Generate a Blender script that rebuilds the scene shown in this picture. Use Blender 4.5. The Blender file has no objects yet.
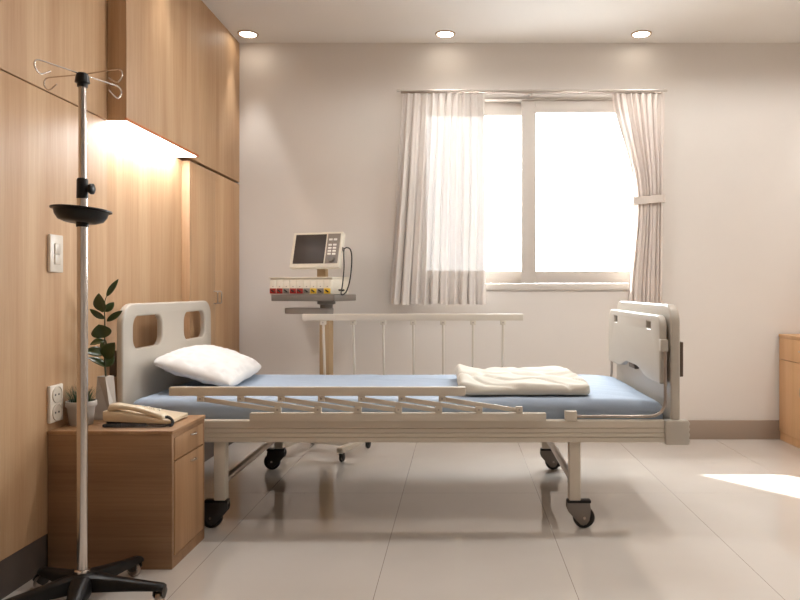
import bpy, bmesh, math, random
from mathutils import Vector, Matrix, noise
random.seed(7)
C = bpy.context.scene.collection
PI = math.pi

# ------------------------------------------------------------------ materials
def lin(c):
    return tuple(((v/12.92) if v <= .04045 else ((v+.055)/1.055)**2.4) for v in [x/255 for x in c])

def new_mat(name):
    m = bpy.data.materials.new(name); m.use_nodes = True
    nt = m.node_tree
    return m, nt, nt.nodes['Principled BSDF']

def mat(name, rgb, rough=.5, metal=0, bump=0, bscale=200, coat=0, var=.0, vscale=6, spec=.5):
    m, nt, b = new_mat(name)
    col = (*lin(rgb), 1)
    b.inputs['Base Color'].default_value = col
    b.inputs['Roughness'].default_value = rough
    b.inputs['Metallic'].default_value = metal
    b.inputs['Coat Weight'].default_value = coat
    b.inputs['Specular IOR Level'].default_value = spec
    tc = nt.nodes.new('ShaderNodeTexCoord')
    if var:
        n = nt.nodes.new('ShaderNodeTexNoise'); n.inputs['Scale'].default_value = vscale
        n.inputs['Detail'].default_value = 5
        nt.links.new(tc.outputs['Object'], n.inputs['Vector'])
        mx = nt.nodes.new('ShaderNodeMix'); mx.data_type = 'RGBA'
        mx.inputs['A'].default_value = (*[v*(1-var) for v in col[:3]], 1)
        mx.inputs['B'].default_value = (*[min(1, v*(1+var)) for v in col[:3]], 1)
        nt.links.new(n.outputs['Fac'], mx.inputs['Factor'])
        nt.links.new(mx.outputs['Result'], b.inputs['Base Color'])
    if bump:
        n = nt.nodes.new('ShaderNodeTexNoise'); n.inputs['Scale'].default_value = bscale
        n.inputs['Detail'].default_value = 3
        nt.links.new(tc.outputs['Object'], n.inputs['Vector'])
        bp = nt.nodes.new('ShaderNodeBump'); bp.inputs['Strength'].default_value = bump
        bp.inputs['Distance'].default_value = .002
        nt.links.new(n.outputs['Fac'], bp.inputs['Height'])
        nt.links.new(bp.outputs['Normal'], b.inputs['Normal'])
    return m

def wood(name, light, dark, axis='z', rough=.55, fine=1.0):
    m, nt, b = new_mat(name)
    tc = nt.nodes.new('ShaderNodeTexCoord')
    geo = nt.nodes.new('ShaderNodeNewGeometry')
    def mapping(across, along):
        mp = nt.nodes.new('ShaderNodeMapping')
        s = [across]*3; s['xyz'.index(axis)] = along
        mp.inputs['Scale'].default_value = s
        nt.links.new(geo.outputs['Position'], mp.inputs['Vector'])
        return mp
    broad = nt.nodes.new('ShaderNodeTexNoise'); broad.inputs['Scale'].default_value = 1
    broad.inputs['Detail'].default_value = 4; broad.inputs['Distortion'].default_value = .6
    nt.links.new(mapping(9*fine, .55).outputs['Vector'], broad.inputs['Vector'])
    fin = nt.nodes.new('ShaderNodeTexNoise'); fin.inputs['Scale'].default_value = 1
    fin.inputs['Detail'].default_value = 6; fin.inputs['Roughness'].default_value = .65
    nt.links.new(mapping(75*fine, 2.2).outputs['Vector'], fin.inputs['Vector'])
    pore = nt.nodes.new('ShaderNodeTexNoise'); pore.inputs['Scale'].default_value = 1
    pore.inputs['Detail'].default_value = 2
    nt.links.new(mapping(330*fine, 9).outputs['Vector'], pore.inputs['Vector'])
    a = nt.nodes.new('ShaderNodeMath'); a.operation = 'MULTIPLY_ADD'; a.inputs[1].default_value = .65
    nt.links.new(broad.outputs['Fac'], a.inputs[0])
    f = nt.nodes.new('ShaderNodeMath'); f.operation = 'MULTIPLY_ADD'; f.inputs[1].default_value = .35
    nt.links.new(fin.outputs['Fac'], f.inputs[0])
    p = nt.nodes.new('ShaderNodeMath'); p.operation = 'MULTIPLY'; p.inputs[1].default_value = .15
    nt.links.new(pore.outputs['Fac'], p.inputs[0])
    nt.links.new(p.outputs[0], f.inputs[2]); nt.links.new(f.outputs[0], a.inputs[2])
    r = nt.nodes.new('ShaderNodeValToRGB')
    r.color_ramp.elements[0].position = .38; r.color_ramp.elements[0].color = (*lin(dark), 1)
    r.color_ramp.elements[1].position = .74; r.color_ramp.elements[1].color = (*lin(light), 1)
    nt.links.new(a.outputs[0], r.inputs['Fac'])
    nt.links.new(r.outputs['Color'], b.inputs['Base Color'])
    b.inputs['Roughness'].default_value = rough
    bp = nt.nodes.new('ShaderNodeBump'); bp.inputs['Strength'].default_value = .12
    bp.inputs['Distance'].default_value = .001
    nt.links.new(f.outputs[0], bp.inputs['Height']); nt.links.new(bp.outputs['Normal'], b.inputs['Normal'])
    return m

def emit(name, rgb, strength):
    m, nt, b = new_mat(name)
    b.inputs['Base Color'].default_value = (*lin(rgb), 1)
    b.inputs['Emission Color'].default_value = (*lin(rgb), 1)
    b.inputs['Emission Strength'].default_value = strength
    return m

def floor_mat():
    m, nt, b = new_mat('glossy_floor_tile')
    geo = nt.nodes.new('ShaderNodeNewGeometry')
    sep = nt.nodes.new('ShaderNodeSeparateXYZ'); nt.links.new(geo.outputs['Position'], sep.inputs[0])
    def joint(out, off, size):
        a = nt.nodes.new('ShaderNodeMath'); a.operation = 'SUBTRACT'; a.inputs[1].default_value = off
        nt.links.new(out, a.inputs[0])
        d = nt.nodes.new('ShaderNodeMath'); d.operation = 'DIVIDE'; d.inputs[1].default_value = size
        nt.links.new(a.outputs[0], d.inputs[0])
        f = nt.nodes.new('ShaderNodeMath'); f.operation = 'PINGPONG'; f.inputs[1].default_value = .5
        nt.links.new(d.outputs[0], f.inputs[0])
        l = nt.nodes.new('ShaderNodeMath'); l.operation = 'LESS_THAN'; l.inputs[1].default_value = .0008/size
        nt.links.new(f.outputs[0], l.inputs[0])
        return l
    jx, jy = joint(sep.outputs['X'], -.2505, .6), joint(sep.outputs['Y'], 3.114, 1.2)
    mxm = nt.nodes.new('ShaderNodeMath'); mxm.operation = 'MAXIMUM'
    nt.links.new(jx.outputs[0], mxm.inputs[0]); nt.links.new(jy.outputs[0], mxm.inputs[1])
    n = nt.nodes.new('ShaderNodeTexNoise'); n.inputs['Scale'].default_value = 2.2; n.inputs['Detail'].default_value = 5
    nt.links.new(geo.outputs['Position'], n.inputs['Vector'])
    r = nt.nodes.new('ShaderNodeValToRGB')
    r.color_ramp.elements[0].position = .3; r.color_ramp.elements[0].color = (*lin((214, 207, 199)), 1)
    r.color_ramp.elements[1].position = .7; r.color_ramp.elements[1].color = (*lin((221, 215, 208)), 1)
    nt.links.new(n.outputs['Fac'], r.inputs['Fac'])
    mx = nt.nodes.new('ShaderNodeMix'); mx.data_type = 'RGBA'
    nt.links.new(mxm.outputs[0], mx.inputs['Factor']); nt.links.new(r.outputs['Color'], mx.inputs['A'])
    mx.inputs['B'].default_value = (*lin((128, 115, 104)), 1)
    nt.links.new(mx.outputs['Result'], b.inputs['Base Color'])
    b.inputs['Roughness'].default_value = .035
    b.inputs['Specular IOR Level'].default_value = .8
    b.inputs['Coat Weight'].default_value = .45; b.inputs['Coat Roughness'].default_value = .02; b.inputs['Coat IOR'].default_value = 1.55
    bp = nt.nodes.new('ShaderNodeBump'); bp.inputs['Strength'].default_value = .3; bp.inputs['Distance'].default_value = .001
    bp.invert = True
    nt.links.new(mxm.outputs[0], bp.inputs['Height'])
    return m

def sheer_mat(name, rgb, transp=.45, transl=.33):
    m = bpy.data.materials.new(name); m.use_nodes = True
    nt = m.node_tree; nt.nodes.clear()
    out = nt.nodes.new('ShaderNodeOutputMaterial')
    d = nt.nodes.new('ShaderNodeBsdfDiffuse'); d.inputs['Color'].default_value = (*lin(rgb), 1)
    tl = nt.nodes.new('ShaderNodeBsdfTranslucent'); tl.inputs['Color'].default_value = (*lin(rgb), 1)
    tr = nt.nodes.new('ShaderNodeBsdfTransparent')
    m1 = nt.nodes.new('ShaderNodeMixShader'); m1.inputs[0].default_value = transl
    nt.links.new(d.outputs[0], m1.inputs[1]); nt.links.new(tl.outputs[0], m1.inputs[2])
    m2 = nt.nodes.new('ShaderNodeMixShader')
    geo = nt.nodes.new('ShaderNodeTexCoord')
    mp = nt.nodes.new('ShaderNodeMapping'); mp.inputs['Scale'].default_value = (500, 500, 500)
    nt.links.new(geo.outputs['Object'], mp.inputs['Vector'])
    n = nt.nodes.new('ShaderNodeTexNoise'); nt.links.new(mp.outputs['Vector'], n.inputs['Vector'])
    n.inputs['Scale'].default_value = 1
    mr = nt.nodes.new('ShaderNodeMapRange'); mr.inputs['To Min'].default_value = transp*.6; mr.inputs['To Max'].default_value = transp*1.4
    nt.links.new(n.outputs['Fac'], mr.inputs['Value']); nt.links.new(mr.outputs['Result'], m2.inputs[0])
    nt.links.new(m1.outputs[0], m2.inputs[1]); nt.links.new(tr.outputs[0], m2.inputs[2])
    nt.links.new(m2.outputs[0], out.inputs['Surface'])
    return m

def glass_mat():
    m = bpy.data.materials.new('window_glass'); m.use_nodes = True
    nt = m.node_tree; nt.nodes.clear()
    out = nt.nodes.new('ShaderNodeOutputMaterial')
    g = nt.nodes.new('ShaderNodeBsdfGlossy'); g.inputs['Roughness'].default_value = .02
    tr = nt.nodes.new('ShaderNodeBsdfTransparent'); tr.inputs['Color'].default_value = (.97, .98, .98, 1)
    lw = nt.nodes.new('ShaderNodeLayerWeight')
    pw = nt.nodes.new('ShaderNodeMath'); pw.operation = 'POWER'; pw.inputs[1].default_value = 5
    nt.links.new(lw.outputs['Facing'], pw.inputs[0])
    fr = nt.nodes.new('ShaderNodeMath'); fr.operation = 'MULTIPLY_ADD'; fr.inputs[1].default_value = .9; fr.inputs[2].default_value = .03
    nt.links.new(pw.outputs[0], fr.inputs[0])
    mx = nt.nodes.new('ShaderNodeMixShader')
    nt.links.new(fr.outputs[0], mx.inputs[0]); nt.links.new(tr.outputs[0], mx.inputs[1]); nt.links.new(g.outputs[0], mx.inputs[2])
    nt.links.new(mx.outputs[0], out.inputs['Surface'])
    return m

M = dict(
    wall=mat('beige_wallcovering', (220, 214, 208), .75, bump=.25, bscale=260, var=.02),
    ceil=mat('ceiling_paint', (224, 220, 215), .85, bump=.05),
    base=mat('taupe_baseboard', (156, 140, 126), .5), base_shaded=mat('shaded_baseboard', (82, 72, 66), .5),
    floor=floor_mat(),
    oak=wood('oak_panel', (199, 166, 130), (168, 128, 90)),
    oak_door=wood('oak_door', (197, 163, 126), (166, 125, 87)),
    oak_edge=mat('oak_edge', (188, 112, 62), .5),
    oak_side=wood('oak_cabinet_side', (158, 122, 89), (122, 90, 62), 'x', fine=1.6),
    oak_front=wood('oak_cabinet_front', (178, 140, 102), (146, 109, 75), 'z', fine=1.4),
    oak_right=wood('oak_side_cabinet', (218, 176, 132), (196, 150, 106), 'z', fine=1.3),
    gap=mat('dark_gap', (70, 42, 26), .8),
    plaster=mat('white_plaster', (225, 218, 208), .8),
    frame_w=mat('white_upvc', (203, 195, 187), .4),
    glass=glass_mat(),
    sheer=sheer_mat('sheer_curtain', (220, 213, 207), .017, .024),
    drape=sheer_mat('gathered_sheer', (222, 212, 205), .010, .016),
    band=mat('tieback_cloth', (212, 201, 192), .8, bump=.2),
    chrome=mat('chrome', (205, 198, 192), .16, 1),
    steel=mat('brushed_steel', (176, 165, 155), .28, 1),
    black=mat('black_plastic', (17, 16, 16), .36, spec=.35),
    rubber=mat('black_rubber', (20, 19, 18), .55),
    caster=mat('lit_caster_shell', (122, 113, 106), .3),
    darkcaster=mat('dark_caster_shell', (44, 40, 38), .3),  # dark shell; also stands for shade on the bed's head casters
    bed=mat('beige_painted_metal', (208, 198, 183), .42, var=.02),
    bedplastic=mat('cream_bed_plastic', (190, 182, 170), .35, coat=.1),
    bumper=mat('brown_bumper', (92, 76, 62), .5),
    sheet=mat('light_blue_sheet', (160, 174, 192), .8, bump=.2, bscale=500, var=.03, vscale=4),
    pillow=mat('white_pillowcase', (224, 221, 218), .85, bump=.15, bscale=600),
    blanket=mat('cream_blanket', (208, 202, 190), .9, bump=.25, bscale=400),
    cream=mat('cream_monitor_plastic', (226, 219, 203), .4),
    grey=mat('grey_monitor_plastic', (140, 131, 123), .4),
    midgrey=mat('grey_tray_plastic', (118, 110, 102), .4),
    tan=mat('tan_neck', (166, 140, 106), .5),
    screen=mat('dark_screen', (58, 50, 46), .5, coat=0),
    red=mat('red_module', (158, 36, 28), .4),
    yellow=mat('yellow_module', (226, 186, 50), .4),
    white=mat('white_key', (246, 243, 238), .4),
    phone=mat('beige_phone_plastic', (226, 209, 181), .35),
    pot=mat('pale_grey_ceramic', (176, 168, 160), .6, bump=.1),
    vase=mat('matt_white_vase', (186, 178, 170), .6),
    soil=mat('dark_soil', (50, 38, 28), .95, bump=1, bscale=120),
    leaf=mat('glossy_leaf', (54, 68, 28), .28, var=.25, vscale=30),
    grass=mat('dark_green_grass', (40, 78, 44), .5, var=.3, vscale=60),
    stem=mat('brown_stem', (58, 62, 36), .6),
    plate=mat('ivory_switch_plate', (222, 212, 198), .35),
    rocker=mat('pale_rocker', (206, 196, 182), .35),
    hole=mat('socket_hole', (30, 26, 24), .6),
    led=emit('led_strip', (250, 252, 255), 26),
    lamp=emit('lamp_disc', (255, 246, 230), 14),
    rim=mat('bronze_lamp_rim', (176, 150, 122), .4),
    sun_fin=mat('sun_fin_render', (220, 214, 205), .9),
)

# ------------------------------------------------------------------ object helpers
def link(name, me, material, parent=None):
    o = bpy.data.objects.new(name, me); C.objects.link(o)
    if material is not None:
        me.materials.append(material)
    if parent is not None:
        o.parent = parent
    return o

def root_loc(p):
    l = Vector((0, 0, 0))
    while p is not None:
        l = l + p.location; p = p.parent
    return l

def finish(name, bm, material, parent=None, smooth=True, local=False, angle=.7):
    """bmesh (world coords unless local) -> one mesh object."""
    bmesh.ops.recalc_face_normals(bm, faces=bm.faces)
    me = bpy.data.meshes.new(name); bm.to_mesh(me); bm.free()
    if parent is not None and not local:
        me.transform(Matrix.Translation(-root_loc(parent)))
    if smooth:
        me.polygons.foreach_set('use_smooth', [True]*len(me.polygons))
        me.set_sharp_from_angle(angle=angle)
    return link(name, me, material, parent)

def thing(name, label, cat, loc, group=None):
    o = bpy.data.objects.new(name, None); C.objects.link(o)
    o.location = loc; o['label'] = label; o['category'] = cat
    if group: o['group'] = group
    return o

def tag(o, label, cat, group=None):
    o['label'] = label; o['category'] = cat
    if group: o['group'] = group
    return o

def struct(o, label=None, cat=None):
    o['kind'] = 'structure'
    if label: o['label'] = label
    if cat: o['category'] = cat
    return o

def box(bm, lo, hi, bev=0, seg=2, mtx=None):
    r = bmesh.ops.create_cube(bm, size=1)
    vs = r['verts']
    for v in vs:
        v.co = Vector([(lo[i]+hi[i])/2 + v.co[i]*(hi[i]-lo[i]) for i in range(3)])
    if bev:
        es = list({e for v in vs for e in v.link_edges})
        rr = bmesh.ops.bevel(bm, geom=es, offset=bev, segments=seg, profile=.5, affect='EDGES')
        vs = list({v for v in rr['verts']} | {v for v in vs if v.is_valid})
    if mtx is not None:
        for v in vs: v.co = mtx @ v.co
    return vs

def B(name, lo, hi, material, parent=None, bev=0, seg=2, local=False, mtx=None):
    bm = bmesh.new(); box(bm, lo, hi, bev, seg, mtx)
    return finish(name, bm, material, parent, local=local)

def tube(bm, pts, r, n=10, caps=True, closed=False):
    pts = [Vector(p) for p in pts]
    k = len(pts); rings = []
    rs = r if isinstance(r, (list, tuple)) else [r]*k
    up = None
    for i, p in enumerate(pts):
        if closed:
            t = (pts[(i+1) % k]-pts[i-1])
        else:
            t = pts[min(i+1, k-1)]-pts[max(i-1, 0)]
        t = t.normalized()
        if up is None:
            up = Vector((0, 0, 1)) if abs(t.z) < .9 else Vector((0, 1, 0))
        a = (up - t*up.dot(t)).normalized(); b = t.cross(a); up = a
        rings.append([bm.verts.new(p + (a*math.cos(2*PI*j/n)+b*math.sin(2*PI*j/n))*rs[i]) for j in range(n)])
    m = k if closed else k-1
    for i in range(m):
        A, Bq = rings[i], rings[(i+1) % k]
        for j in range(n):
            bm.faces.new((A[j], A[(j+1) % n], Bq[(j+1) % n], Bq[j]))
    if caps and not closed:
        bm.faces.new(rings[0]); bm.faces.new(rings[-1])

def T(name, pts, r, material, parent=None, n=10, local=False, closed=False):
    bm = bmesh.new(); tube(bm, pts, r, n, closed=closed)
    return finish(name, bm, material, parent, local=local, angle=.9)

def lathe(bm, prof, center, n=32, axis='z', cap=True):
    c = Vector(center)
    def pos(r, h, a):
        x, y = r*math.cos(a), r*math.sin(a)
        return c + {'z': Vector((x, y, h)), 'y': Vector((x, h, y)), 'x': Vector((h, x, y))}[axis]
    rings = [[bm.verts.new(pos(r, h, 2*PI*j/n)) for j in range(n)] for r, h in prof]
    for i in range(len(rings)-1):
        for j in range(n):
            bm.faces.new((rings[i][j], rings[i][(j+1) % n], rings[i+1][(j+1) % n], rings[i+1][j]))
    if cap:
        bm.faces.new(rings[0]); bm.faces.new(rings[-1])

def L(name, prof, center, material, parent=None, n=32, axis='z', local=False, cap=True):
    bm = bmesh.new(); lathe(bm, prof, center, n, axis, cap)
    return finish(name, bm, material, parent, local=local)

def prism(bm, poly, lo, hi, axis='y', bev=0):
    """extrude a 2D polygon along an axis. poly in the other two axes (in xyz order)."""
    def pos(p, h):
        return Vector({'y': (p[0], h, p[1]), 'x': (h, p[0], p[1]), 'z': (p[0], p[1], h)}[axis])
    a = [bm.verts.new(pos(p, lo)) for p in poly]; b = [bm.verts.new(pos(p, hi)) for p in poly]
    n = len(poly)
    f1 = bm.faces.new(a); f2 = bm.faces.new(b)
    for i in range(n):
        bm.faces.new((a[i], a[(i+1) % n], b[(i+1) % n], b[i]))
    if bev:
        es = list(f1.edges)+list(f2.edges)
        bmesh.ops.recalc_face_normals(bm, faces=bm.faces)
        bmesh.ops.bevel(bm, geom=es, offset=bev, segments=2, profile=.5, affect='EDGES')

def PR(name, poly, lo, hi, material, parent=None, axis='y', bev=0, local=False):
    bm = bmesh.new(); prism(bm, poly, lo, hi, axis, bev)
    return finish(name, bm, material, parent, local=local)

def rrect(x0, y0, x1, y1, r, n=8):
    """rounded rectangle outline; r may be one radius or four (bl, br, tr, tl)."""
    rs = r if isinstance(r, (list, tuple)) else [r]*4
    out = []
    for (cx, cy, a0), q in zip(((x0, y0, 180), (x1, y0, 270), (x1, y1, 0), (x0, y1, 90)), rs):
        sx = 1 if cx == x0 else -1; sy = 1 if cy == y0 else -1
        ox, oy = cx+sx*q, cy+sy*q
        for i in range(n+1):
            a = math.radians(a0+90*i/n)
            out.append((ox+q*math.cos(a), oy+q*math.sin(a)))
    return out

def plate(name, outlines, thick, bev, material, parent, mtx, local=False):
    """a plate with holes (2D curve filled, extruded, bevelled) turned into a mesh; mtx maps it to world."""
    cu = bpy.data.curves.new(name+'_outline', 'CURVE'); cu.dimensions = '2D'; cu.fill_mode = 'BOTH'
    cu.extrude = thick/2-bev; cu.bevel_depth = bev; cu.bevel_resolution = 3; cu.offset = -bev
    for ol in outlines:
        sp = cu.splines.new('POLY'); sp.points.add(len(ol)-1); sp.use_cyclic_u = True
        for p, q in zip(sp.points, ol): p.co = (q[0], q[1], 0, 1)
    tmp = bpy.data.objects.new('outline', cu); C.objects.link(tmp)
    dg = bpy.context.evaluated_depsgraph_get()
    me = bpy.data.meshes.new_from_object(tmp.evaluated_get(dg))
    bpy.data.objects.remove(tmp); bpy.data.curves.remove(cu)
    me.name = name
    me.transform(mtx)
    bm = bmesh.new(); bm.from_mesh(me); bmesh.ops.remove_doubles(bm, verts=bm.verts, dist=1e-5)
    bpy.data.meshes.remove(me)
    return finish(name, bm, material, parent, local=local)

# local (x,y,z) -> world (Y,Z,X) : plates that stand across the bed
def across(x): return Matrix(((0, 0, 1, x), (1, 0, 0, 0), (0, 1, 0, 0), (0, 0, 0, 1)))
# local (x,y,z) -> world (X,Z,-Y): plates facing the camera
def facing(y): return Matrix(((1, 0, 0, 0), (0, 0, -1, y), (0, 1, 0, 0), (0, 0, 0, 1)))

def rslab(bm, lo, hi, r, nx=40, ny=20, nz=3, nr=5):
    """rounded box with fine grids, ready to be displaced"""
    def coords(a, b, n):
        e = [r*(1-math.cos(PI/2*i/nr)) for i in range(nr+1)]
        mid = [a+r+(b-a-2*r)*i/n for i in range(1, n)]
        return [a+x for x in e]+mid+[b-x for x in reversed(e)]
    X, Y, Z = coords(lo[0], hi[0], nx), coords(lo[1], hi[1], ny), coords(lo[2], hi[2], nz)
    D = {}
    def V(i, j, k):
        key = (i, j, k)
        if key not in D:
            p = Vector((X[i], Y[j], Z[k]))
            c = Vector([min(max(p[a], lo[a]+r), hi[a]-r) for a in range(3)])
            d = p-c
            D[key] = bm.verts.new(c+d.normalized()*r if d.length > 1e-9 else p)
        return D[key]
    a, b, c = len(X)-1, len(Y)-1, len(Z)-1
    for i in range(a):
        for j in range(b):
            for k in (0, c): bm.faces.new((V(i, j, k), V(i+1, j, k), V(i+1, j+1, k), V(i, j+1, k)))
    for i in range(a):
        for k in range(c):
            for j in (0, b): bm.faces.new((V(i, j, k), V(i+1, j, k), V(i+1, j, k+1), V(i, j, k+1)))
    for j in range(b):
        for k in range(c):
            for i in (0, a): bm.faces.new((V(i, j, k), V(i, j+1, k), V(i, j+1, k+1), V(i, j, k+1)))

# ------------------------------------------------------------------ room shell
WX, RX, BY, NY, H = -1.33, 2.40, 4.242, -1.6, 2.40      # left panel face, right wall, back wall, wall behind, ceiling
JZ = 1.544                                               # joint between lower and upper panels
struct(B('floor', (-1.6, NY-.2, -.1), (RX+.2, BY+.25, 0), M['floor']))
struct(B('ceiling', (-1.6, NY-.2, H), (RX+.2, BY+.25, H+.1), M['ceil']))
OX0, OX1, OZ0, OZ1 = -.30, 1.17, .915, 2.067             # window opening
bm = bmesh.new()
box(bm, (-1.6, BY, 0), (OX0, BY+.16, H)); box(bm, (OX1, BY, 0), (RX+.2, BY+.16, H))
box(bm, (OX0, BY, 0), (OX1, BY+.16, OZ0)); box(bm, (OX0, BY, OZ1), (OX1, BY+.16, H))
struct(finish('wall_back', bm, M['wall'], smooth=False))
struct(B('wall_right', (RX, NY-.2, 0), (RX+.2, BY, H), M['wall']))
struct(B('wall_front', (-1.6, NY-.2, 0), (RX, NY, H), M['wall']))
struct(B('wall_left', (-1.6, NY, 0), (-1.40, BY, H), M['oak_edge']))
struct(B('added_sun_fin', (-.55, BY+.16, -.1), (-.40, BY+1.02, 3.2), M['sun_fin']))  # added unseen fin that keeps the sun off the left sash
struct(B('baseboard_back', (WX+.01, BY-.012, 0), (RX, BY, .115), M['base'], bev=.002))
struct(B('baseboard_right', (RX-.012, NY, 0), (RX, 3.3, .115), M['base'], bev=.002))
struct(B('baseboard_left', (-1.395, NY, 0), (WX-.004, BY-.013, .114), M['base_shaded']))  # same baseboard, with the left wall's shade put into a darker colour
RY0, RY1 = 700/264.5, 700/202.6                          # the recess lit by the strip
NYJ = RY0
g = .0025
struct(B('trim_1', (-1.395, NY, .116), (WX, RY0, JZ-g), M['oak'], bev=.001))
struct(B('trim_2', (-1.395, NY, JZ+g), (WX, RY0, H), M['oak'], bev=.001))
struct(B('trim_3', (-1.395, RY0, .116), (WX-.04, RY1, JZ), M['oak']))
struct(B('trim_4', (-1.395, RY0+.001, JZ+.012), (WX, BY-.001, H), M['oak'], bev=.001))

# wardrobe built into the panelled wall
w = thing('wardrobe', 'built-in oak wardrobe with two tall doors in the far left corner', 'wardrobe', (-1.36, 3.85, .116))
B('carcass', (-1.395, RY1+.021, .117), (WX-.022, BY-.002, JZ+.009), M['gap'], w)
B('side_panel', (WX-.062, RY1+.001, .117), (WX, RY1+.02, JZ-g), M['oak_door'], w, bev=.001)
dy = (RY1+.022, 3.826, BY-.003)
for i in range(2):
    d = B('door', (WX-.021, dy[i]+.0012, .118), (WX, dy[i+1]-.0012, JZ-g), M['oak_door'], w, bev=.001)
    hy = 3.826 + (-.03 if i == 0 else .03)
    T('handle', [(WX, hy, .83), (WX+.018, hy, .83), (WX+.022, hy, .834), (WX+.022, hy, .892), (WX+.018, hy, .896), (WX, hy, .896)], .0035, M['steel'], d, 8)

# shallow cabinet over the bed head, lamp strip in its underside
CX, CY1 = -1.257, 700/206.8
oc = thing('wall_cabinet', 'shallow oak wall cabinet above the bed head with glowing light strip underneath', 'cabinet', (-1.29, 3.05, JZ))
B('carcass', (WX+.001, RY0, JZ+.012), (CX, CY1, H-.001), M['oak'], oc, bev=.001)
B('bottom_trim', (CX-.006, RY0, JZ+.0005), (CX, CY1, JZ+.0115), M['oak_edge'], oc)
B('end_trim', (WX-.038, RY0, JZ+.0005), (CX-.0065, RY0+.006, JZ+.0115), M['oak'], oc)
B('light_strip', (WX-.038, RY0+.0065, JZ+.003), (CX-.007, CY1-.002, JZ+.011), M['led'], oc)

# window
win = struct(thing('window_1', 'white two-pane sliding window over the bed', 'window', ((OX0+OX1)/2, BY, OZ0)))
fr = .045
bm = bmesh.new()
FY0, FY1 = BY-.006, BY+.10
box(bm, (OX0, FY0, OZ0), (OX0+fr, FY1, OZ1), .003); box(bm, (OX1-fr, FY0, OZ0), (OX1, FY1, OZ1), .003)
box(bm, (OX0+fr, FY0, OZ1-.012), (OX1-fr, FY1, OZ1), .003); box(bm, (OX0+fr, FY0, OZ0), (OX1-fr, FY1, .943), .003)
finish('window_frame', bm, M['frame_w'], win)
B('window_sill', (OX0-.004, BY-.013, OZ0-.012), (OX1+.004, FY0+.001, .938), M['frame_w'], win, bev=.004)
def sash(x0, x1, y0, y1, z0, z1, st, top, bot):
    bm = bmesh.new()
    box(bm, (x0, y0, z0), (x0+st[0], y1, z1), .003); box(bm, (x1-st[1], y0, z0), (x1, y1, z1), .003)
    box(bm, (x0+st[0]-.001, y0, z1-top), (x1-st[1]+.001, y1, z1), .003); box(bm, (x0+st[0]-.001, y0, z0), (x1-st[1]+.001, y1, z0+bot), .003)
    s = finish('sash', bm, M['frame_w'], win)
    B('pane', (x0+st[0]-.004, (y0+y1)/2-.003, z0+bot-.004), (x1-st[1]+.004, (y0+y1)/2+.003, z1-top+.004), M['glass'], s)
sash(.380, OX1-fr, BY+.004, BY+.042, .944, OZ1-.013, (.088, .07), .072, .074)
sash(OX0+fr, .46, BY+.052, BY+.090, .944, OZ1-.013, (.055, .055), .078, .078)

# curtain rod and curtains
RYY = BY-.085
rod = thing('curtain_rod', 'thin pale metal curtain rod above the window', 'curtain rod', (.43, RYY, 2.095))
T('rod', [(-.36, RYY, 2.088), (1.225, RYY, 2.088)], .006, M['frame_w'], rod)
for x in (-.36, 1.225):
    L('end_cap', [(.001, -.012), (.009, -.01), (.01, 0), (.009, .01), (.001, .012)], (x, RYY, 2.088), M['frame_w'], rod, 16, 'x')
for x in (-.33, .43, 1.20):
    B('bracket', (x-.006, RYY+.004, 2.080), (x+.006, BY, 2.096), M['frame_w'], rod, bev=.001)
B('track', (-.345, RYY-.008, 2.0705), (1.21, RYY+.008, 2.0815), M['steel'], rod, bev=.002)

def curtain(name, label, xs, zs, folds, amp, material, y0, hem=.03):
    """xs(v)->(x0,x1); v=0 top, 1 bottom"""
    NU, NV = 220, 60
    bm = bmesh.new(); grid = []
    for j in range(NV+1):
        v = j/NV; row = []
        x0, x1 = xs(v); z = zs[0]+(zs[1]-zs[0])*v
        for i in range(NU+1):
            u = i/NU
            ph = noise.noise(Vector((u*5, v*1.2, folds)))*1.6
            a = amp(v)*(.65+.5*noise.noise(Vector((u*7+3, v*.8, 1.7))))
            y = y0 + a*math.sin(2*PI*folds*u + ph) + .35*a*math.sin(2*PI*folds*2.3*u+1+ph*2)
            xx = x0+(x1-x0)*u + .25*a*math.cos(2*PI*folds*u+ph)
            zz = z + (.006*noise.noise(Vector((u*9, 2, 5))) if v > .98 else 0)
            row.append(bm.verts.new((xx, y, zz)))
        grid.append(row)
    for j in range(NV):
        for i in range(NU):
            bm.faces.new((grid[j][i], grid[j][i+1], grid[j+1][i+1], grid[j+1][i]))
    o = finish(name, bm, material, angle=3)
    # hem: a second layer of cloth along the bottom
    return tag(o, label, 'curtain')

def sm(a, b, t):
    t = min(max((t-a)/(b-a), 0), 1); return t*t*(3-2*t)
lc = curtain('sheer_curtain', 'white sheer curtain hanging open over the left half of the window',
        lambda v: (-.335-.085*v, .150+.006*v), (2.0695, .818), 10, lambda v: .012+.022*sm(0, .7, v), M['sheer'], RYY)
def gx(v):
    if v < .52:
        t = sm(0, .52, v)**.8
        return (.905+(1.045-.905)*t, 1.220+(1.205-1.220)*t)
    t = sm(.52, 1, v)
    return (1.045+(1.0-1.045)*t, 1.205)
rc = curtain('gathered_curtain', 'beige curtain gathered by a tieback at the right of the window',
        gx, (2.0695, .818), 8, lambda v: .014+.012*sm(0, .5, v), M['drape'], RYY)
bm = bmesh.new()
pts = []
NB = 40; ring = []
for i in range(NB):
    a = 2*PI*i/NB
    cx, cy = 1.125, RYY
    x = cx+.097*math.copysign(abs(math.cos(a))**.7, math.cos(a)); y = cy+.036*math.copysign(abs(math.sin(a))**.7, math.sin(a))
    zc = 1.437+.008*(x-cx)/.09
    ring.append([bm.verts.new((x, y, zc-.023)), bm.verts.new((x, y, zc+.023)),
                 bm.verts.new((cx+(x-cx)*.97, cy+(y-cy)*.93, zc+.023)), bm.verts.new((cx+(x-cx)*.97, cy+(y-cy)*.93, zc-.023))])
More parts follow.
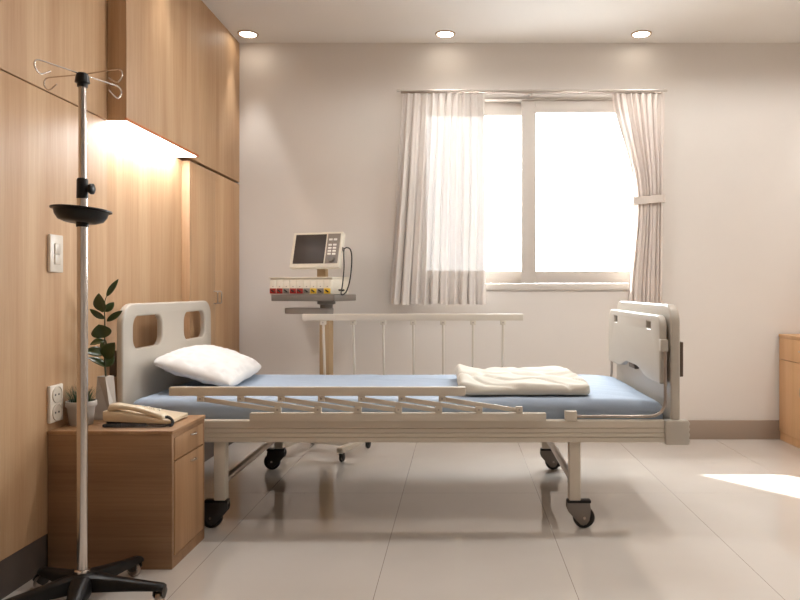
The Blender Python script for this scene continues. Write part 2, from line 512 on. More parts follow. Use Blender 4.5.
for i in range(NB):
    a, b = ring[i], ring[(i+1) % NB]
    for k in range(4): bm.faces.new((a[k], a[(k+1) % 4], b[(k+1) % 4], b[k]))
finish('tieback', bm, M['band'], rc)

# ceiling downlights, plus added fill spots
def downlight(loc, label, group):
    t = thing('ceiling_downlight', label, 'downlight', loc, group)
    L('trim_ring', [(.046, -.001), (.050, -.006), (.058, -.005), (.060, 0), (.058, .0005), (.047, .0005)], (loc[0], loc[1], loc[2]), M['rim'], t, 40, cap=False)
    L('lens', [(.0468, -.0045), (.0468, -.001)], (loc[0], loc[1], loc[2]), M['lamp'], t, 40)
    return t
places = [(-1.233, 4.09, 'leftmost recessed ceiling downlight beside the oak wall'),
          (-.08, 4.09, 'middle recessed ceiling downlight left of the curtain rod centre'),
          (1.065, 4.09, 'rightmost recessed ceiling downlight above the gathered curtain')]
proto = None
for x, y, lab in places:
    if proto is None:
        proto = downlight((x, y, H), lab, 'ceiling downlights along the back wall')
    else:
        c = proto.copy(); C.objects.link(c); c.location = (x, y, H); c['label'] = lab
        for ch in proto.children:
            k = ch.copy(); C.objects.link(k); k.parent = c
def spot(x, y, power, size=95, blend=.6, col=(1, .98, .95)):
    l = bpy.data.lights.new('downlight_or_fill_beam', 'SPOT'); l.energy = power; l.spot_size = math.radians(size); l.spot_blend = blend
    l.shadow_soft_size = .04; l.color = col
    o = bpy.data.objects.new('downlight_or_fill_beam', l); C.objects.link(o); o.location = (x, y, H-.02)
for x in (-1.233, -.08, 1.065): spot(x, 4.09, 17, 46, .45)
for x, e in ((-.08, 25), (1.065, 29), (2.2, 32)): spot(x, 2.95, e, 172, .25)
spot(-1.165, 2.95, 12, 50, .5)
spot(2.2, 4.09, 17, 46, .45)
for x, e in ((-.08, 14), (1.065, 14), (2.2, 12)): spot(x, 1.85, e, 150, .5)  # added fill spots to brighten the foreground floor, no fixtures

# ------------------------------------------------------------------ things on the left wall
def wall_plate(name, label, cat, y0, y1, z0, z1):
    t = thing(name, label, cat, (WX, (y0+y1)/2, (z0+z1)/2))
    B('cover_plate', (WX, y0, z0), (WX+.011, y1, z1), M['plate'], t, bev=.003)
    return t
sw = wall_plate('light_switch', 'ivory light switch plate with two rockers on the oak wall', 'light switch', 2.260, 2.334, .961, 1.084)
for z0, z1 in ((.986, 1.0195), (1.0205, 1.056)):
    B('rocker', (WX+.010, 2.282, z0), (WX+.0145, 2.314, z1), M['rocker'], sw, bev=.002)
so = wall_plate('wall_socket', 'ivory double wall socket on the oak wall beside the grass pot', 'socket', 2.260, 2.334, .471, .592)
for zc in (.502, .560):
    f = L('socket_face', [(.027, 0), (.0275, .003), (.026, .004), (.0245, .0015), (.001, .001)], (WX+.0105, 2.297, zc), M['rocker'], so, 32, 'x')
    for dyy in (-.0095, .0095):
        L('pin_hole', [(.0035, 0), (.0035, .001)], (WX+.0112, 2.297+dyy, zc), M['hole'], f, 12, 'x')

# ------------------------------------------------------------------ bedside cabinet
NX0, NX1, N0, N1, NT = WX+.002, -.926, 2.258, 2.552, .448
ns = thing('bedside_cabinet', 'low oak bedside cabinet with one drawer and one door beside the bed', 'cabinet', (-1.13, 2.405, 0))
bm = bmesh.new()
box(bm, (NX0, N0+.002, 0), (NX1-.001, N0+.018, NT-.0125), .001); box(bm, (NX0, N1-.018, 0), (NX1-.001, N1-.002, NT-.0125), .001)
box(bm, (NX0, N0+.018, .02), (NX1-.03, N1-.018, NT-.0125))
box(bm, (NX1-.02, N0+.018, 0), (NX1-.001, N1-.018, .036)); box(bm, (NX1-.02, N0+.018, NT-.026), (NX1-.001, N1-.018, NT-.0125))
finish('carcass', bm, M['oak_side'], ns)
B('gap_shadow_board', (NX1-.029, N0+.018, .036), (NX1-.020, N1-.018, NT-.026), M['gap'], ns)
B('cabinet_top', (NX0, N0, NT-.012), (NX1+.002, N1, NT), M['oak_front'], ns, bev=.0015)
for nm, z0, z1, hz in (('drawer', .347, .4205, .405), ('door', .0385, .3425, .316)):
    d = B(nm, (NX1-.019, N0+.022, z0), (NX1, N1-.020, z1), M['oak_front'], ns, bev=.001)
    hy = 2.43
    T('handle', [(NX1, hy-.016, hz), (NX1+.008, hy-.015, hz), (NX1+.011, hy-.008, hz), (NX1+.012, hy, hz), (NX1+.011, hy+.008, hz), (NX1+.008, hy+.015, hz), (NX1, hy+.016, hz)],
      [.0035, .0035, .003, .003, .003, .0035, .0035], M['chrome'], d, 8)

# grass pot
px_, py_ = -1.278, 2.368
gp = thing('potted_grass', 'pale grey pot of short green grass by the socket on the bedside cabinet', 'potted plant', (px_, py_, NT))
L('pot', [(.001, .001), (.034, .0), (.036, .002), (.043, .062), (.0475, .063), (.0485, .066), (.0485, .079), (.047, .081), (.043, .081), (.041, .066), (.001, .064)], (px_, py_, NT), M['pot'], gp, 40)
L('soil', [(.001, .0655), (.0405, .0655), (.0405, .068), (.001, .070)], (px_, py_, NT), M['soil'], gp, 24)
bm = bmesh.new()
for i in range(190):
    a, rr = random.uniform(0, 2*PI), .033*math.sqrt(random.random())
    lean = rr/.036*.75+random.uniform(-.15, .2); hh = random.uniform(.045, .074)
    bx, by = px_+rr*math.cos(a), py_+rr*math.sin(a); a2 = a+random.uniform(-.5, .5)
    prev = None; wd = random.uniform(.0012, .002); sx, sy = -math.sin(a2), math.cos(a2)
    for k in range(4):
        t = k/3
        out = hh*lean*t*t*.9
        q = Vector((bx+out*math.cos(a2), by+out*math.sin(a2), NT+.068+hh*t*(1-.25*lean*t)))
        q.x = max(q.x, WX+.003)
        ww = wd*(1-t*.92)
        pr = (bm.verts.new(q+Vector((sx, sy, 0))*ww), bm.verts.new(q-Vector((sx, sy, 0))*ww))
        if prev: bm.faces.new((prev[0], prev[1], pr[1], pr[0]))
        prev = pr
finish('grass', bm, M['grass'], gp, angle=3)['kind'] = 'stuff'

# faceted vase and its leafy branch
vx, vy = -1.253, 2.482
bm = bmesh.new()
def ringv(w0, d0, z, rot, n=4):
    return [bm.verts.new((vx+(w0*math.cos(rot+2*PI*k/n)), vy+(d0*math.sin(rot+2*PI*k/n)), z)) for k in range(n)]
b0 = ringv(.042, .042, NT, PI/4+.10); t0 = ringv(.026, .026, NT+.150, PI/4-.35); t1 = ringv(.019, .019, NT+.150, PI/4-.35); t2 = ringv(.015, .015, NT+.03, PI/4)
bm.faces.new(b0); bm.faces.new(t2)
for a, b in ((b0, t0),):
    for k in range(4):
        bm.faces.new((a[k], a[(k+1) % 4], b[k])); bm.faces.new((a[(k+1) % 4], b[(k+1) % 4], b[k]))
for a, b in ((t0, t1), (t1, t2)):
    for k in range(4): bm.faces.new((a[k], a[(k+1) % 4], b[(k+1) % 4], b[k]))
tag(finish('flower_vase', bm, M['vase'], smooth=False), 'tapered faceted pale vase on the bedside cabinet, holding a leafy branch', 'vase')

br = thing('leafy_branch', 'dark green leafy branch standing in the faceted vase', 'branch', (vx, vy, NT+.045))
q = .00094
def lp(zx, zy, dyy=0): return Vector((vx+(zx-163)*q, vy+dyy, NT+.150+(400-zy)*q))
T('stem', [(vx+.002, vy, NT+.045), lp(163, 395), lp(160, 350), lp(158, 290), lp(160, 240), lp(160, 190), lp(158, 150), lp(160, 118), lp(167, 98)],
  [.003, .003, .0028, .0026, .0024, .0022, .002, .0016, .0012], M['stem'], br, 8)
def leaf(base, tip, width, nrm, bend=.0):
    width *= 1.2
    base, tip = Vector(base), Vector(tip); ax = tip-base; ln = ax.length; ax.normalize()
    n = Vector(nrm).normalized(); n = (n-ax*n.dot(ax)).normalized(); s = ax.cross(n)
    bm = bmesh.new(); NL, NW = 12, 6; g0 = []
    for layer in (0, 1):
        rows = []
        for i in range(NL+1):
            t = i/NL
            w0 = width/2*(math.sin(PI*min(1, t**.85*1.0)))**.75 if 0 < t < 1 else .0006
            row = []
            for j in range(NW+1):
                c = (j/NW-.5)*2
                p = base+ax*(ln*t)+s*(c*w0)+n*(bend*ln*(4*t*(1-t))*.5 + abs(c)*w0*.28 - layer*.0006 - .15*bend*ln*t)
                row.append(bm.verts.new(p))
            rows.append(row)
        for i in range(NL):
            for j in range(NW):
                f = (rows[i][j], rows[i][j+1], rows[i+1][j+1], rows[i+1][j])
                bm.faces.new(f if layer == 0 else f[::-1])
        g0.append(rows)
    for i in range(NL):
        for j in (0, NW):
            bm.faces.new((g0[0][i][j], g0[0][i+1][j], g0[1][i+1][j], g0[1][i][j]))
    bmesh.ops.remove_doubles(bm, verts=bm.verts, dist=1e-6)
    finish('leaf', bm, M['leaf'], br, angle=3)
leaf(lp(167, 100), lp(205, 34, .012), .017, (.3, -1, .1), .10)
leaf(lp(158, 158, -.004), lp(147, 88, -.02), .040, (-.2, -1, .1), .15)
leaf(lp(160, 184), lp(111, 147, -.015), .019, (-.4, -.9, .3), .12)
leaf(lp(168, 194), lp(236, 152, -.02), .019, (.5, -.9, -.2), -.12)
leaf(lp(160, 158, .003), lp(184, 122, .02), .022, (.4, -.8, .2), .1)
leaf(lp(150, 160, .004), lp(146, 132, .02), .020, (-.5, -.2, .9), .1)
leaf(lp(162, 255, -.004), lp(150, 204, -.025), .058, (-.1, -.75, .6), -.1)
leaf(lp(160, 268), lp(110, 280, -.012), .024, (-.2, -.8, .6), .2)
leaf(lp(160, 332, -.002), lp(212, 272, -.028), .046, (.35, -.9, .35), .12)
leaf(lp(161, 318, -.002), lp(100, 302, -.03), .036, (-.2, -.8, .7), .1)
leaf(lp(164, 366), lp(106, 328, -.02), .030, (-.3, -.45, .9), .12)
leaf(lp(164, 366, .003), lp(182, 322, .02), .026, (.4, -.8, .3), .1)
leaf(lp(156, 300, .01), lp(140, 262, .03), .026, (-.4, -.6, .5), .1)

# desk telephone
tp = thing('desk_telephone', 'beige corded desk telephone on the bedside cabinet', 'telephone', (-1.09, 2.42, NT))
TX0, TX1, TY0, TY1 = -1.200, -.968, 2.345, 2.505
bm = bmesh.new()
prism(bm, [(TX0+.006, NT+.012), (TX1-.02, NT+.003), (TX1, NT+.006), (TX1, NT+.016), (TX1-.06, NT+.024), (TX0+.055, NT+.044), (TX0+.03, NT+.046), (TX0, NT+.046), (TX0, NT+.020)], TY0+.01, TY1, 'y', .004)
finish('base', bm, M['phone'], tp)
B('foot_stand', (TX0+.008, TY0+.02, NT+.0005), (TX0+.05, TY1-.01, NT+.02), M['black'], tp, bev=.002)
bm = bmesh.new()
hs = [(TX0+.016, .050, .0195, .010), (TX0+.022, .057, .023, .0135), (TX0+.045, .060, .023, .0115), (TX0+.075, .058, .018, .009), (TX0+.11, .052, .0165, .009), (TX0+.15, .041, .018, .009), (TX0+.178, .032, .0225, .0105), (TX0+.196, .026, .0225, .0115), (TX0+.203, .0225, .018, .008)]
rings = []
for (x, z, ry, rz) in hs:
    rings.append([bm.verts.new((x, TY0+.032+ry*math.copysign(abs(math.cos(a))**.6, math.cos(a)), NT+z+rz*math.copysign(abs(math.sin(a))**.6, math.sin(a)))) for a in [2*PI*k/20 for k in range(20)]])
for a, b in zip(rings, rings[1:]):
    for k in range(20): bm.faces.new((a[k], a[(k+1) % 20], b[(k+1) % 20], b[k]))
bm.faces.new(rings[0]); bm.faces.new(rings[-1])
finish('handset', bm, M['phone'], tp, angle=1.2)
def slope(x):
    return NT+.044+(x-(TX0+.055))/((TX1-.06)-(TX0+.055))*(.024-.044)
B('display', (TX0+.03, TY0+.085, NT+.0455), (TX0+.055, TY1-.012, NT+.0475), M['midgrey'], tp, bev=.0008)
for i in range(4):
    for j in range(3):
        x, y = TX0+.078+i*.020, TY0+.088+j*.023
        B('key', (x-.006, y-.008, slope(x)-.001), (x+.006, y+.008, slope(x)+.0042), M['cream'], tp, bev=.0012)
cp = []
x0, x1, y = -1.216, -1.005, TY0-.012
y -= .016
path = [(TX0+.200, TY0+.033, NT+.022), (TX0+.214, TY0+.03, NT+.024), (TX0+.235, TY0+.012, NT+.014), (-.955, y+.010, NT+.007), (-.960, y-.006, NT+.007), (-.985, y-.013, NT+.007), (-1.07, y-.015, NT+.007), (-1.15, y-.014, NT+.007), (-1.172, y-.006, NT+.007), (-1.168, y+.006, NT+.007), (-1.145, y+.011, NT+.007), (-1.09, y+.012, NT+.007), (-1.04, y+.012, NT+.007)]
def resample(path, n):
    P_ = [Vector(p) for p in path]; d = [0]
    for a, b in zip(P_, P_[1:]): d.append(d[-1]+(b-a).length)
    out = []
    for i in range(n+1):
        s = d[-1]*i/n; k = 0
        while k < len(d)-2 and d[k+1] < s: k += 1
        out.append(P_[k].lerp(P_[k+1], (s-d[k])/max(1e-9, d[k+1]-d[k])))
    return out
def catmull(pts, m=8):
    P_ = [Vector(p) for p in pts]; out = []
    for i in range(len(P_)-1):
        a, b, c, d = P_[max(i-1, 0)], P_[i], P_[i+1], P_[min(i+2, len(P_)-1)]
        for k in range(m):
            t = k/m
            out.append(.5*((2*b)+(c-a)*t+(2*a-5*b+4*c-d)*t*t+(3*b-a-3*c+d)*t**3))
    return out+[P_[-1]]
core = resample(catmull(path), 700)
coil = []
for i, p in enumerate(core):
    t = (core[min(i+1, 700)]-core[max(i-1, 0)]).normalized()
    a = Vector((0, 0, 1)); a = (a-t*a.dot(t)).normalized(); b = t.cross(a)
    th = i*2*PI/8
    coil.append(p+(a*math.cos(th)+b*math.sin(th))*.0038)
T('coiled_cord', coil, .0017, M['rubber'], tp, 6)

# ------------------------------------------------------------------ hospital bed
Y0, Y1 = 2.63, 3.575                       # near and far faces of the frame
YC = (Y0+Y1)/2
bed = thing('hospital_bed', 'cream hospital bed on casters with lowered near rail and raised far rail', 'bed', (-.25, YC, 0))
# side rails of the frame (grooved profile)
def frame_rail(y, sgn):
    zs = [.330, .333, .347, .349, .352, .364, .366, .369, .381, .383, .386, .410, .413]
    off = [.004, 0, 0, .004, 0, 0, .004, 0, 0, .004, 0, 0, .003]
    poly = [(y+sgn*o, z) for o, z in zip(off, zs)] + [(y+sgn*.028, .413), (y+sgn*.028, .330)]
    return PR('frame_rail', poly, -1.262, .772, M['bed'], bed, 'x')
frame_rail(Y0, 1); frame_rail(Y1, -1)
B('deck', (-1.25, Y0+.030, .352), (.765, Y1-.030, .372), M['bumper'], bed)
for x in (-.92, -.45, 0, .42):
    B('cross_member', (x-.02, Y0+.029, .333), (x+.02, Y1-.029, .3515), M['bed'], bed)
# head and foot boards
HY0, HY1 = 2.64, 3.585
plate('headboard', [rrect(HY0, .30, HY1, .850, (.02, .02, .085, .085), 10),
                    rrect(2.727, .672, 2.995, .800, .045), rrect(3.232, .672, 3.500, .800, .045)], .026, .008, M['bedplastic'], bed, across(-1.281))
FB = .817
plate('footboard', [rrect(HY0, .33, HY1-.03, .848, (.02, .02, .075, .075), 10)], .036, .008, M['bedplastic'], bed, across(FB))
B('bumper', (-1.3295, 2.66, .573), (-1.302, 2.70, .672), M['bumper'], bed, bev=.003)
B('bumper', (FB+.018, 2.66, .573), (FB+.036, 2.70, .705), M['bumper'], bed, bev=.003)
for (x0, x1, ya, yb) in ((.773, .863, Y0-.012, Y0+.032), (.773, .863, Y1-.032, Y1+.012), (-1.312, -1.238, Y0-.012, Y0+.032), (-1.312, -1.238, Y1-.032, Y1+.012)):
    bm = bmesh.new()
    box(bm, (x0, ya, .322), (x1, yb, .414), .006)
    e = x1 if x1 > 0 else x0
    for k in range(4):
        z = .338+k*.021
        xa, xb = (e-.004, e+.003) if x1 > 0 else (e-.003, e+.004)
        box(bm, (xa, ya+.004, z-.006), (xb, yb-.004, z+.006), .003)
    finish('corner_block', bm, M['bedplastic'], bed)
# legs, cross tubes, casters
def caster(x, y, d, r, shell, parent, w=.017):
    """swivel caster; wheel trails towards d (+1 / -1) in x; its mesh is the shell"""
    wx, wz = x+d*.036*r/.041, r
    k = r
    P_ = [(-1.55, 1.47), (-1.0, 1.56), (.2, 1.56), (.53, 1.47), (.60, .85), (.56, .3), (.46, -.25), (.22, -.60), (-.06, -.70), (-.36, -.60), (-.97, .02), (-1.50, .62), (-1.6, .95)]
    poly = [(wx+d*p[0]*k*1.0, wz+p[1]*k) for p in P_]
    bm = bmesh.new()
    prism(bm, poly, y-w, y-w+.006, 'y', .0015); prism(bm, poly, y+w-.006, y+w, 'y', .0015)
    top = [(wx+d*a*k, wz+b*k) for a, b in ((-1.5, 1.15), (-1.5, 1.5), (-1.0, 1.56), (.2, 1.56), (.5, 1.48), (.5, 1.15))]
    prism(bm, top, y-w+.004, y+w-.004, 'y')
    s = finish('caster', bm, shell, parent)
    B('swivel_cap', (wx-.62*r if d < 0 else wx-1.56*r, y-w-.001, wz+1.36*r), (wx+1.56*r if d < 0 else wx+.62*r, y+w+.001, wz+1.60*r), M['black'], s, bev=.002)
    L('wheel', [(.3*r, -w+.007), (.80*r, -w+.007), (.82*r, -w+.005), (.93*r, -w+.005), (r, -w+.010), (r, w-.010), (.93*r, w-.005), (.82*r, w-.005), (.80*r, w-.007), (.3*r, w-.007)], (wx, y, wz), M['rubber'], s, 40, 'y')
    L('axle', [(.001, -w-.003), (.12*r, -w-.003), (.12*r, w+.003), (.001, w+.003)], (wx, y, wz), M['steel'], s, 12, 'y')
    return s
LH, LF = -.904, .438
LY0, LY1 = 2.64+.022, 3.525
for x in (LH, LF):
    for y in (LY0, LY1):
        lg = B('leg', (x-.0215, y-.0215, .108), (x+.0215, y+.0215, .333), M['bed'], bed, bev=.003)
        L('stem', [(.012, .08), (.012, .109)], (x, y, 0), M['steel'], lg, 16)
        cs = caster(x, y, 1 if x > 0 else -1, .041, M['caster'] if x > 0 else M['darkcaster'], bed)  # one plastic, light painted in: lit tone at foot, shaded at head
    T('cross_bar', [(x+(.0 if x < 0 else 0), LY0+.02, .172), (x, LY1-.02, .172)], .0145, M['steel'], bed, 16)

# near rail, folded down
def rail_down():
    y0, y1 = Y0-.020, Y0-.002
    ry = (y0+y1)/2
    s = PR('side_rail', rrect(-1.081, .508, .024, .541, .003, 2), y0-.002, y1, M['bed'], bed, 'y', .002)
    B('base_strip', (-.783, y0+.004, .413), (.326, Y0+.012, .4425), M['bed'], s, bev=.002)
    for i in range(7):
        x = -.966+i*.1505
        B('bracket', (x-.013, y0+.002, .486), (x+.013, y1, .509), M['bed'], s, bev=.002)
        xl = x+.288
        B('bracket', (xl-.013, y0+.002, .4425), (xl+.013, y1, .467), M['bed'], s, bev=.002)
        for xx, zz in ((x, .497), (xl, .456)):
            L('rivet', [(.001, -.002), (.004, -.0015), (.004, .001)], (xx, y0+.002, zz), M['steel'], s, 10, 'y')
        bm = bmesh.new()
        d = Vector((xl-x, 0, .452-.495)); ln = d.length; ang = math.atan2(d.z, d.x)
        mt = Matrix.Translation((x, ry+.002, .495)) @ Matrix.Rotation(-ang, 4, 'Y')
        box(bm, (-.006, -.004, -.0085), (ln+.006, .004, .0085), .002, mtx=mt)
        finish('slat', bm, M['bed'], s)
rail_down()
def rail_up():
    y0, y1 = 3.505, 3.53
    yc = (y0+y1)/2
    s = PR('side_rail', rrect(-.785, .750, .323, .783, .003, 2), y0, y1, M['bed'], bed, 'y', .002)
    B('base_strip', (-.783, Y1-.012, .413), (.326, Y1+.008, .4425), M['bed'], s, bev=.002)
    for i in range(7):
        x = -.682+i*.1505
        B('bracket', (x-.014, y0+.002, .728), (x+.014, y1-.002, .751), M['bed'], s, bev=.002)
        B('bracket', (x-.014, y0+.045, .4425), (x+.014, y1+.045, .465), M['bed'], s, bev=.002)
        L('rivet', [(.001, -.002), (.004, -.0015), (.004, .001)], (x, y0+.002, .74), M['steel'], s, 10, 'y')
        T('slat', [(x, yc, .74), (x, yc+.02, .60), (x, yc+.043, .455)], .0065, M['bed'], s, 10)
rail_up()

# over-bed table board folded up against the footboard, on its bent tube
bz0, bz1, by0, by1 = .545, .806, 2.655, 3.56
def board_outline():
    o = rrect(by0, bz0, by1, bz1, (.012, .012, .05, .05), 8)
    notch = [(3.36, 0), (3.30, .006), (3.24, .024), (3.19, .034), (3.02, .034), (2.95, .026), (2.89, .010), (2.83, .002), (2.78, 0)]
    # outline runs bl -> br -> tr -> tl; insert the notch (decreasing Y needs increasing order along the bottom edge)
    bl, rest = o[:9], o[9:]
    return bl+[(y, bz0+h) for y, h in reversed(notch)]+rest
sl = lambda y: rrect(y-.033, .748, y+.033, .778, .005, 3)
tb = plate('table_board', [board_outline(), sl(2.815), sl(3.40)], .028, .006, M['bedplastic'], bed, across(.775))
T('support_tube', [(.425, Y0+.011, .4255), (.715, Y0+.011, .4255), (.742, Y0+.011, .430), (.762, Y0+.011, .441), (.774, Y0+.011, .460), (.778, Y0+.011, .485), (.778, Y0+.011, .70)], .0065, M['steel'], tb, 12)
T('support_tube', [(.425, Y1-.011, .4255), (.715, Y1-.011, .4255), (.742, Y1-.011, .430), (.762, Y1-.011, .441), (.774, Y1-.011, .460), (.778, Y1-.011, .485), (.778, Y1-.011, .70)], .0065, M['steel'], tb, 12)
B('clip', (.764, 3.05, .558), (.786, 3.15, .588), M['bumper'], tb, bev=.005)
B('clip', (.759, Y0+.002, .672), (.787, Y0+.028, .716), M['bedplastic'], tb, bev=.002)
for y0_, y1_ in ((Y0-.006, Y0+.022), (Y1-.022, Y1+.006)):
    B('tube_bracket', (.399, y0_, .412), (.443, y1_, .448), M['bed'], bed, bev=.002)

# mattress with its blue fitted sheet
bm = bmesh.new()
MX0, MX1, MY0, MY1, MZ0, MZ1 = -1.258, .786, Y0+.040, Y1-.080, .3735, .488
rslab(bm, (MX0, MY0, MZ0), (MX1, MY1, MZ1), .034, 120, 44, 5, 5)
for v in bm.verts:
    c = v.co
    if c.z > .45:
        n1 = noise.noise(Vector((c.x*2.2, c.y*2.6, 0)))*.004
        n2 = noise.noise(Vector((c.x*9+c.y*5, c.y*7-c.x*3, 3)))*.0016
        rg = abs(noise.noise(Vector((c.x*4+c.y*9, c.y*3, 7))))
        c.z += (n1+n2 - .003*(1-min(1, rg*6)))*1.0 - .003
    elif c.z > .40:
        k = noise.noise(Vector((c.x*7, c.z*16, 5)))*.004
        if c.y < MY0+.02: c.y += k
        elif c.y > MY1-.02: c.y -= abs(k)
    if c.x > .55 and c.z > .44:      # sags a little at the foot end
        c.z -= .012*((c.x-.55)/.23)**2
    c.y = max(c.y, Y0+.034)
tag(finish('mattress', bm, M['sheet'], angle=3), 'thin mattress in a light blue fitted sheet on the hospital bed', 'mattress')

# pillow leaning on the headboard
bm = bmesh.new()
NU, NV = 44, 56
def pil(u, v, side):
    # u across the short side (x), v along the long side (y), in [-1,1]
    w0, l0, hgt = .172, .338, .066
    e = (1-abs(u)**2.4)*(1-abs(v)**2.6)
    h = hgt*max(0, e)**.44
    pinch = 1-.07*(1-abs(v)**2) if True else 1
    x = u*w0*(1-.05*(1-v*v)*abs(u)**3-.10*(u*v)**6); y = v*l0*(1-.03*(1-u*u)*abs(v)**3-.06*(u*v)**6)
    x += .010*noise.noise(Vector((v*3.1, u, 20)))*abs(u)**2; y += .012*noise.noise(Vector((u*3.3, v, 30)))*abs(v)**2
    wr = noise.noise(Vector((u*2.2+1, v*3, side*3)))*.009 + noise.noise(Vector((u*5+v*2, v*4.5-u, 9+side)))*.005 + abs(u)**4*noise.noise(Vector((v*9, u*2, 40)))*.010 + abs(v)**4*noise.noise(Vector((u*9, v*2, 50)))*.010
    corner = max(0, abs(u)+abs(v)-1.05)
    crease = abs(noise.noise(Vector((u*3-v*5, v*2+u*4, 4+side))))
    z = (h+wr*min(1, e*3) - .009*(1-min(1, crease*4.5))*min(1, e*4))*(1 if side > 0 else -.75)
    return Vector((x, y, z))
mt = Matrix.Translation((-1.100, 3.130, .566)) @ Matrix.Rotation(math.radians(5), 4, 'Z') @ Matrix.Rotation(math.radians(17), 4, 'Y') 
G = {}
for side in (1, -1):
    for i in range(NU+1):
        for j in range(NV+1):
            u, v = math.sin(PI/2*(i/NU*2-1)), math.sin(PI/2*(j/NV*2-1))
            edge = i in (0, NU) or j in (0, NV)
            key = (i, j, 0 if edge else side)
            if key not in G: G[key] = bm.verts.new(mt @ pil(u, v, side))
for side in (1, -1):
    k = lambda i, j: G[(i, j, 0 if (i in (0, NU) or j in (0, NV)) else side)]
    for i in range(NU):
        for j in range(NV):
            f = (k(i, j), k(i+1, j), k(i+1, j+1), k(i, j+1))
            bm.faces.new(f if side > 0 else f[::-1])
zt = .489
for v in bm.verts:
    v.co.x = max(v.co.x, -1.2665+.004)
    if v.co.z < zt+.001: v.co.z = zt+.001
tag(finish('pillow', bm, M['pillow'], angle=3), 'white pillow leaning against the headboard on the blue mattress', 'pillow')

# folded cream blanket
bm = bmesh.new()
BX0, BX1, BY0, BY1 = .0, .505, 2.725, 3.335
rslab(bm, (BX0, BY0, .490), (BX1, BY1, .543), .024, 56, 56, 5, 5)
for v in bm.verts:
    c = v.co
    u, w_ = (c.x-BX0)/(BX1-BX0), (c.y-BY0)/(BY1-BY0)
    t = (c.z-.490)/.053
    n1 = noise.noise(Vector((c.x*5, c.y*5, 2)))*.014
    n2 = noise.noise(Vector((c.x*11+c.y*6, c.y*9-c.x*5, 8)))*.007
    cr = abs(noise.noise(Vector((c.x*6-c.y*3, c.y*7+c.x*4, 11))))
    c.z += t*(n1+n2 - .011*(1-min(1, cr*5)))
    c.z += t*(.016*max(0, 1-u*5) + .010*max(0, u-.82)*5*(1-abs(w_-.5)) - .014*max(0, .25-w_)*4*(.3+.7*abs(math.sin(u*5+.6))))
    if t < .8:
        c.y += noise.noise(Vector((c.x*8, c.z*30, 4)))*.007*(1 if w_ < .1 else 0)
        c.x += noise.noise(Vector((c.y*8, c.z*30, 6)))*.007*(1 if u > .9 or u < .1 else 0)
    c.x += .018*w_*(-1) + .02*noise.noise(Vector((c.y*3, 0, 1)))*u + (.03*max(0, .5-abs(w_-.15))*u)
    c.y += .02*noise.noise(Vector((c.x*4, 1, 1)))
    c.z = max(c.z, .4895+.001)
tag(finish('blanket', bm, M['blanket'], angle=3), 'folded cream blanket lying at the foot end of the blue mattress', 'blanket')

# ------------------------------------------------------------------ patient monitor on its trolley
mx, my = -.735, 3.88
mon = thing('patient_monitor', 'cream patient monitor with module rack on a wheeled stand behind the bed', 'monitor', (mx, my, 0))
mon.rotation_euler = (0, 0, math.radians(-17))
def MB_(name, lo, hi, m, p=mon, bev=.002, mtx=None): return B(name, lo, hi, m, p, bev, local=True, mtx=mtx)
# base: H of beams with four casters
bm = bmesh.new()
for x in (-.175, .175): box(bm, (x-.018, -.19, .05), (x+.018, .19, .078), .003)
box(bm, (-.17, -.02, .052), (.17, .02, .076), .003)
mb = finish('base', bm, M['bed'], mon, local=True)
for x in (-.175, .175):
    for y in (-.165, .165):
        bm = bmesh.new(); prism(bm, [(y-.014, .05), (y+.014, .05), (y+.020, .034), (y+.012, .018), (y-.004, .018)], x-.011, x+.011, 'x', .001)
        cst = finish('caster', bm, M['black'], mon, local=True)
        L('wheel', [(.01, -.008), (.023, -.007), (.025, 0), (.023, .007), (.01, .008)], (x, y+.006, .025), M['rubber'], cst, 24, 'x', local=True)
MB_('column', (-.030, -.025, .076), (.030, .025, .765), M['tan'])
# swivel arm under the tray
bm = bmesh.new()
prism(bm, [(p[0], p[1]) for p in rrect(-.250, -.055, .036, .055, .05, 8)], .770, .803, 'z', .005)
finish('swivel_arm', bm, M['grey'], mon, local=True)
L('pivot', [(.035, .803), (.035, .822), (.05, .826), (.05, .842)], (0, 0, 0), M['midgrey'], mon, 24, local=True)
MB_('tray', (-.286, -.10, .842), (.100, .17, .878), M['midgrey'], bev=.003)
# module rack
rk = MB_('module_rack', (-.306, -.080, .880), (.078, .12, .968), M['cream'], bev=.003)
cols = ['red', 'red', 'grey', 'red', 'red', 'grey', 'yellow', 'grey', 'yellow']
wd = .376/9
for i, cn in enumerate(cols):
    x0 = -.302+i*wd
    md = MB_('module', (x0+.001, -.090, .883), (x0+wd-.001, -.079, .960), M['cream'], bev=.001)
    MB_('colour_panel', (x0+.002, -.0925, .8835), (x0+wd-.002, -.0895, .912), M[cn], md, .0005)
    xc = x0+wd/2
    T('connector', [(xc-.009, -.0925, .903), (xc-.004, -.099, .901), (xc+.002, -.098, .897), (xc+.008, -.095, .892)], .0042, M['black'], md, 8, local=True)
    MB_('marking', (xc-.003, -.0912, .920), (xc+.003, -.0899, .924), M['grey'], md, 0)
MB_('rack_top', (-.308, -.093, .968), (.081, .122, .974), M['cream'], bev=.002)
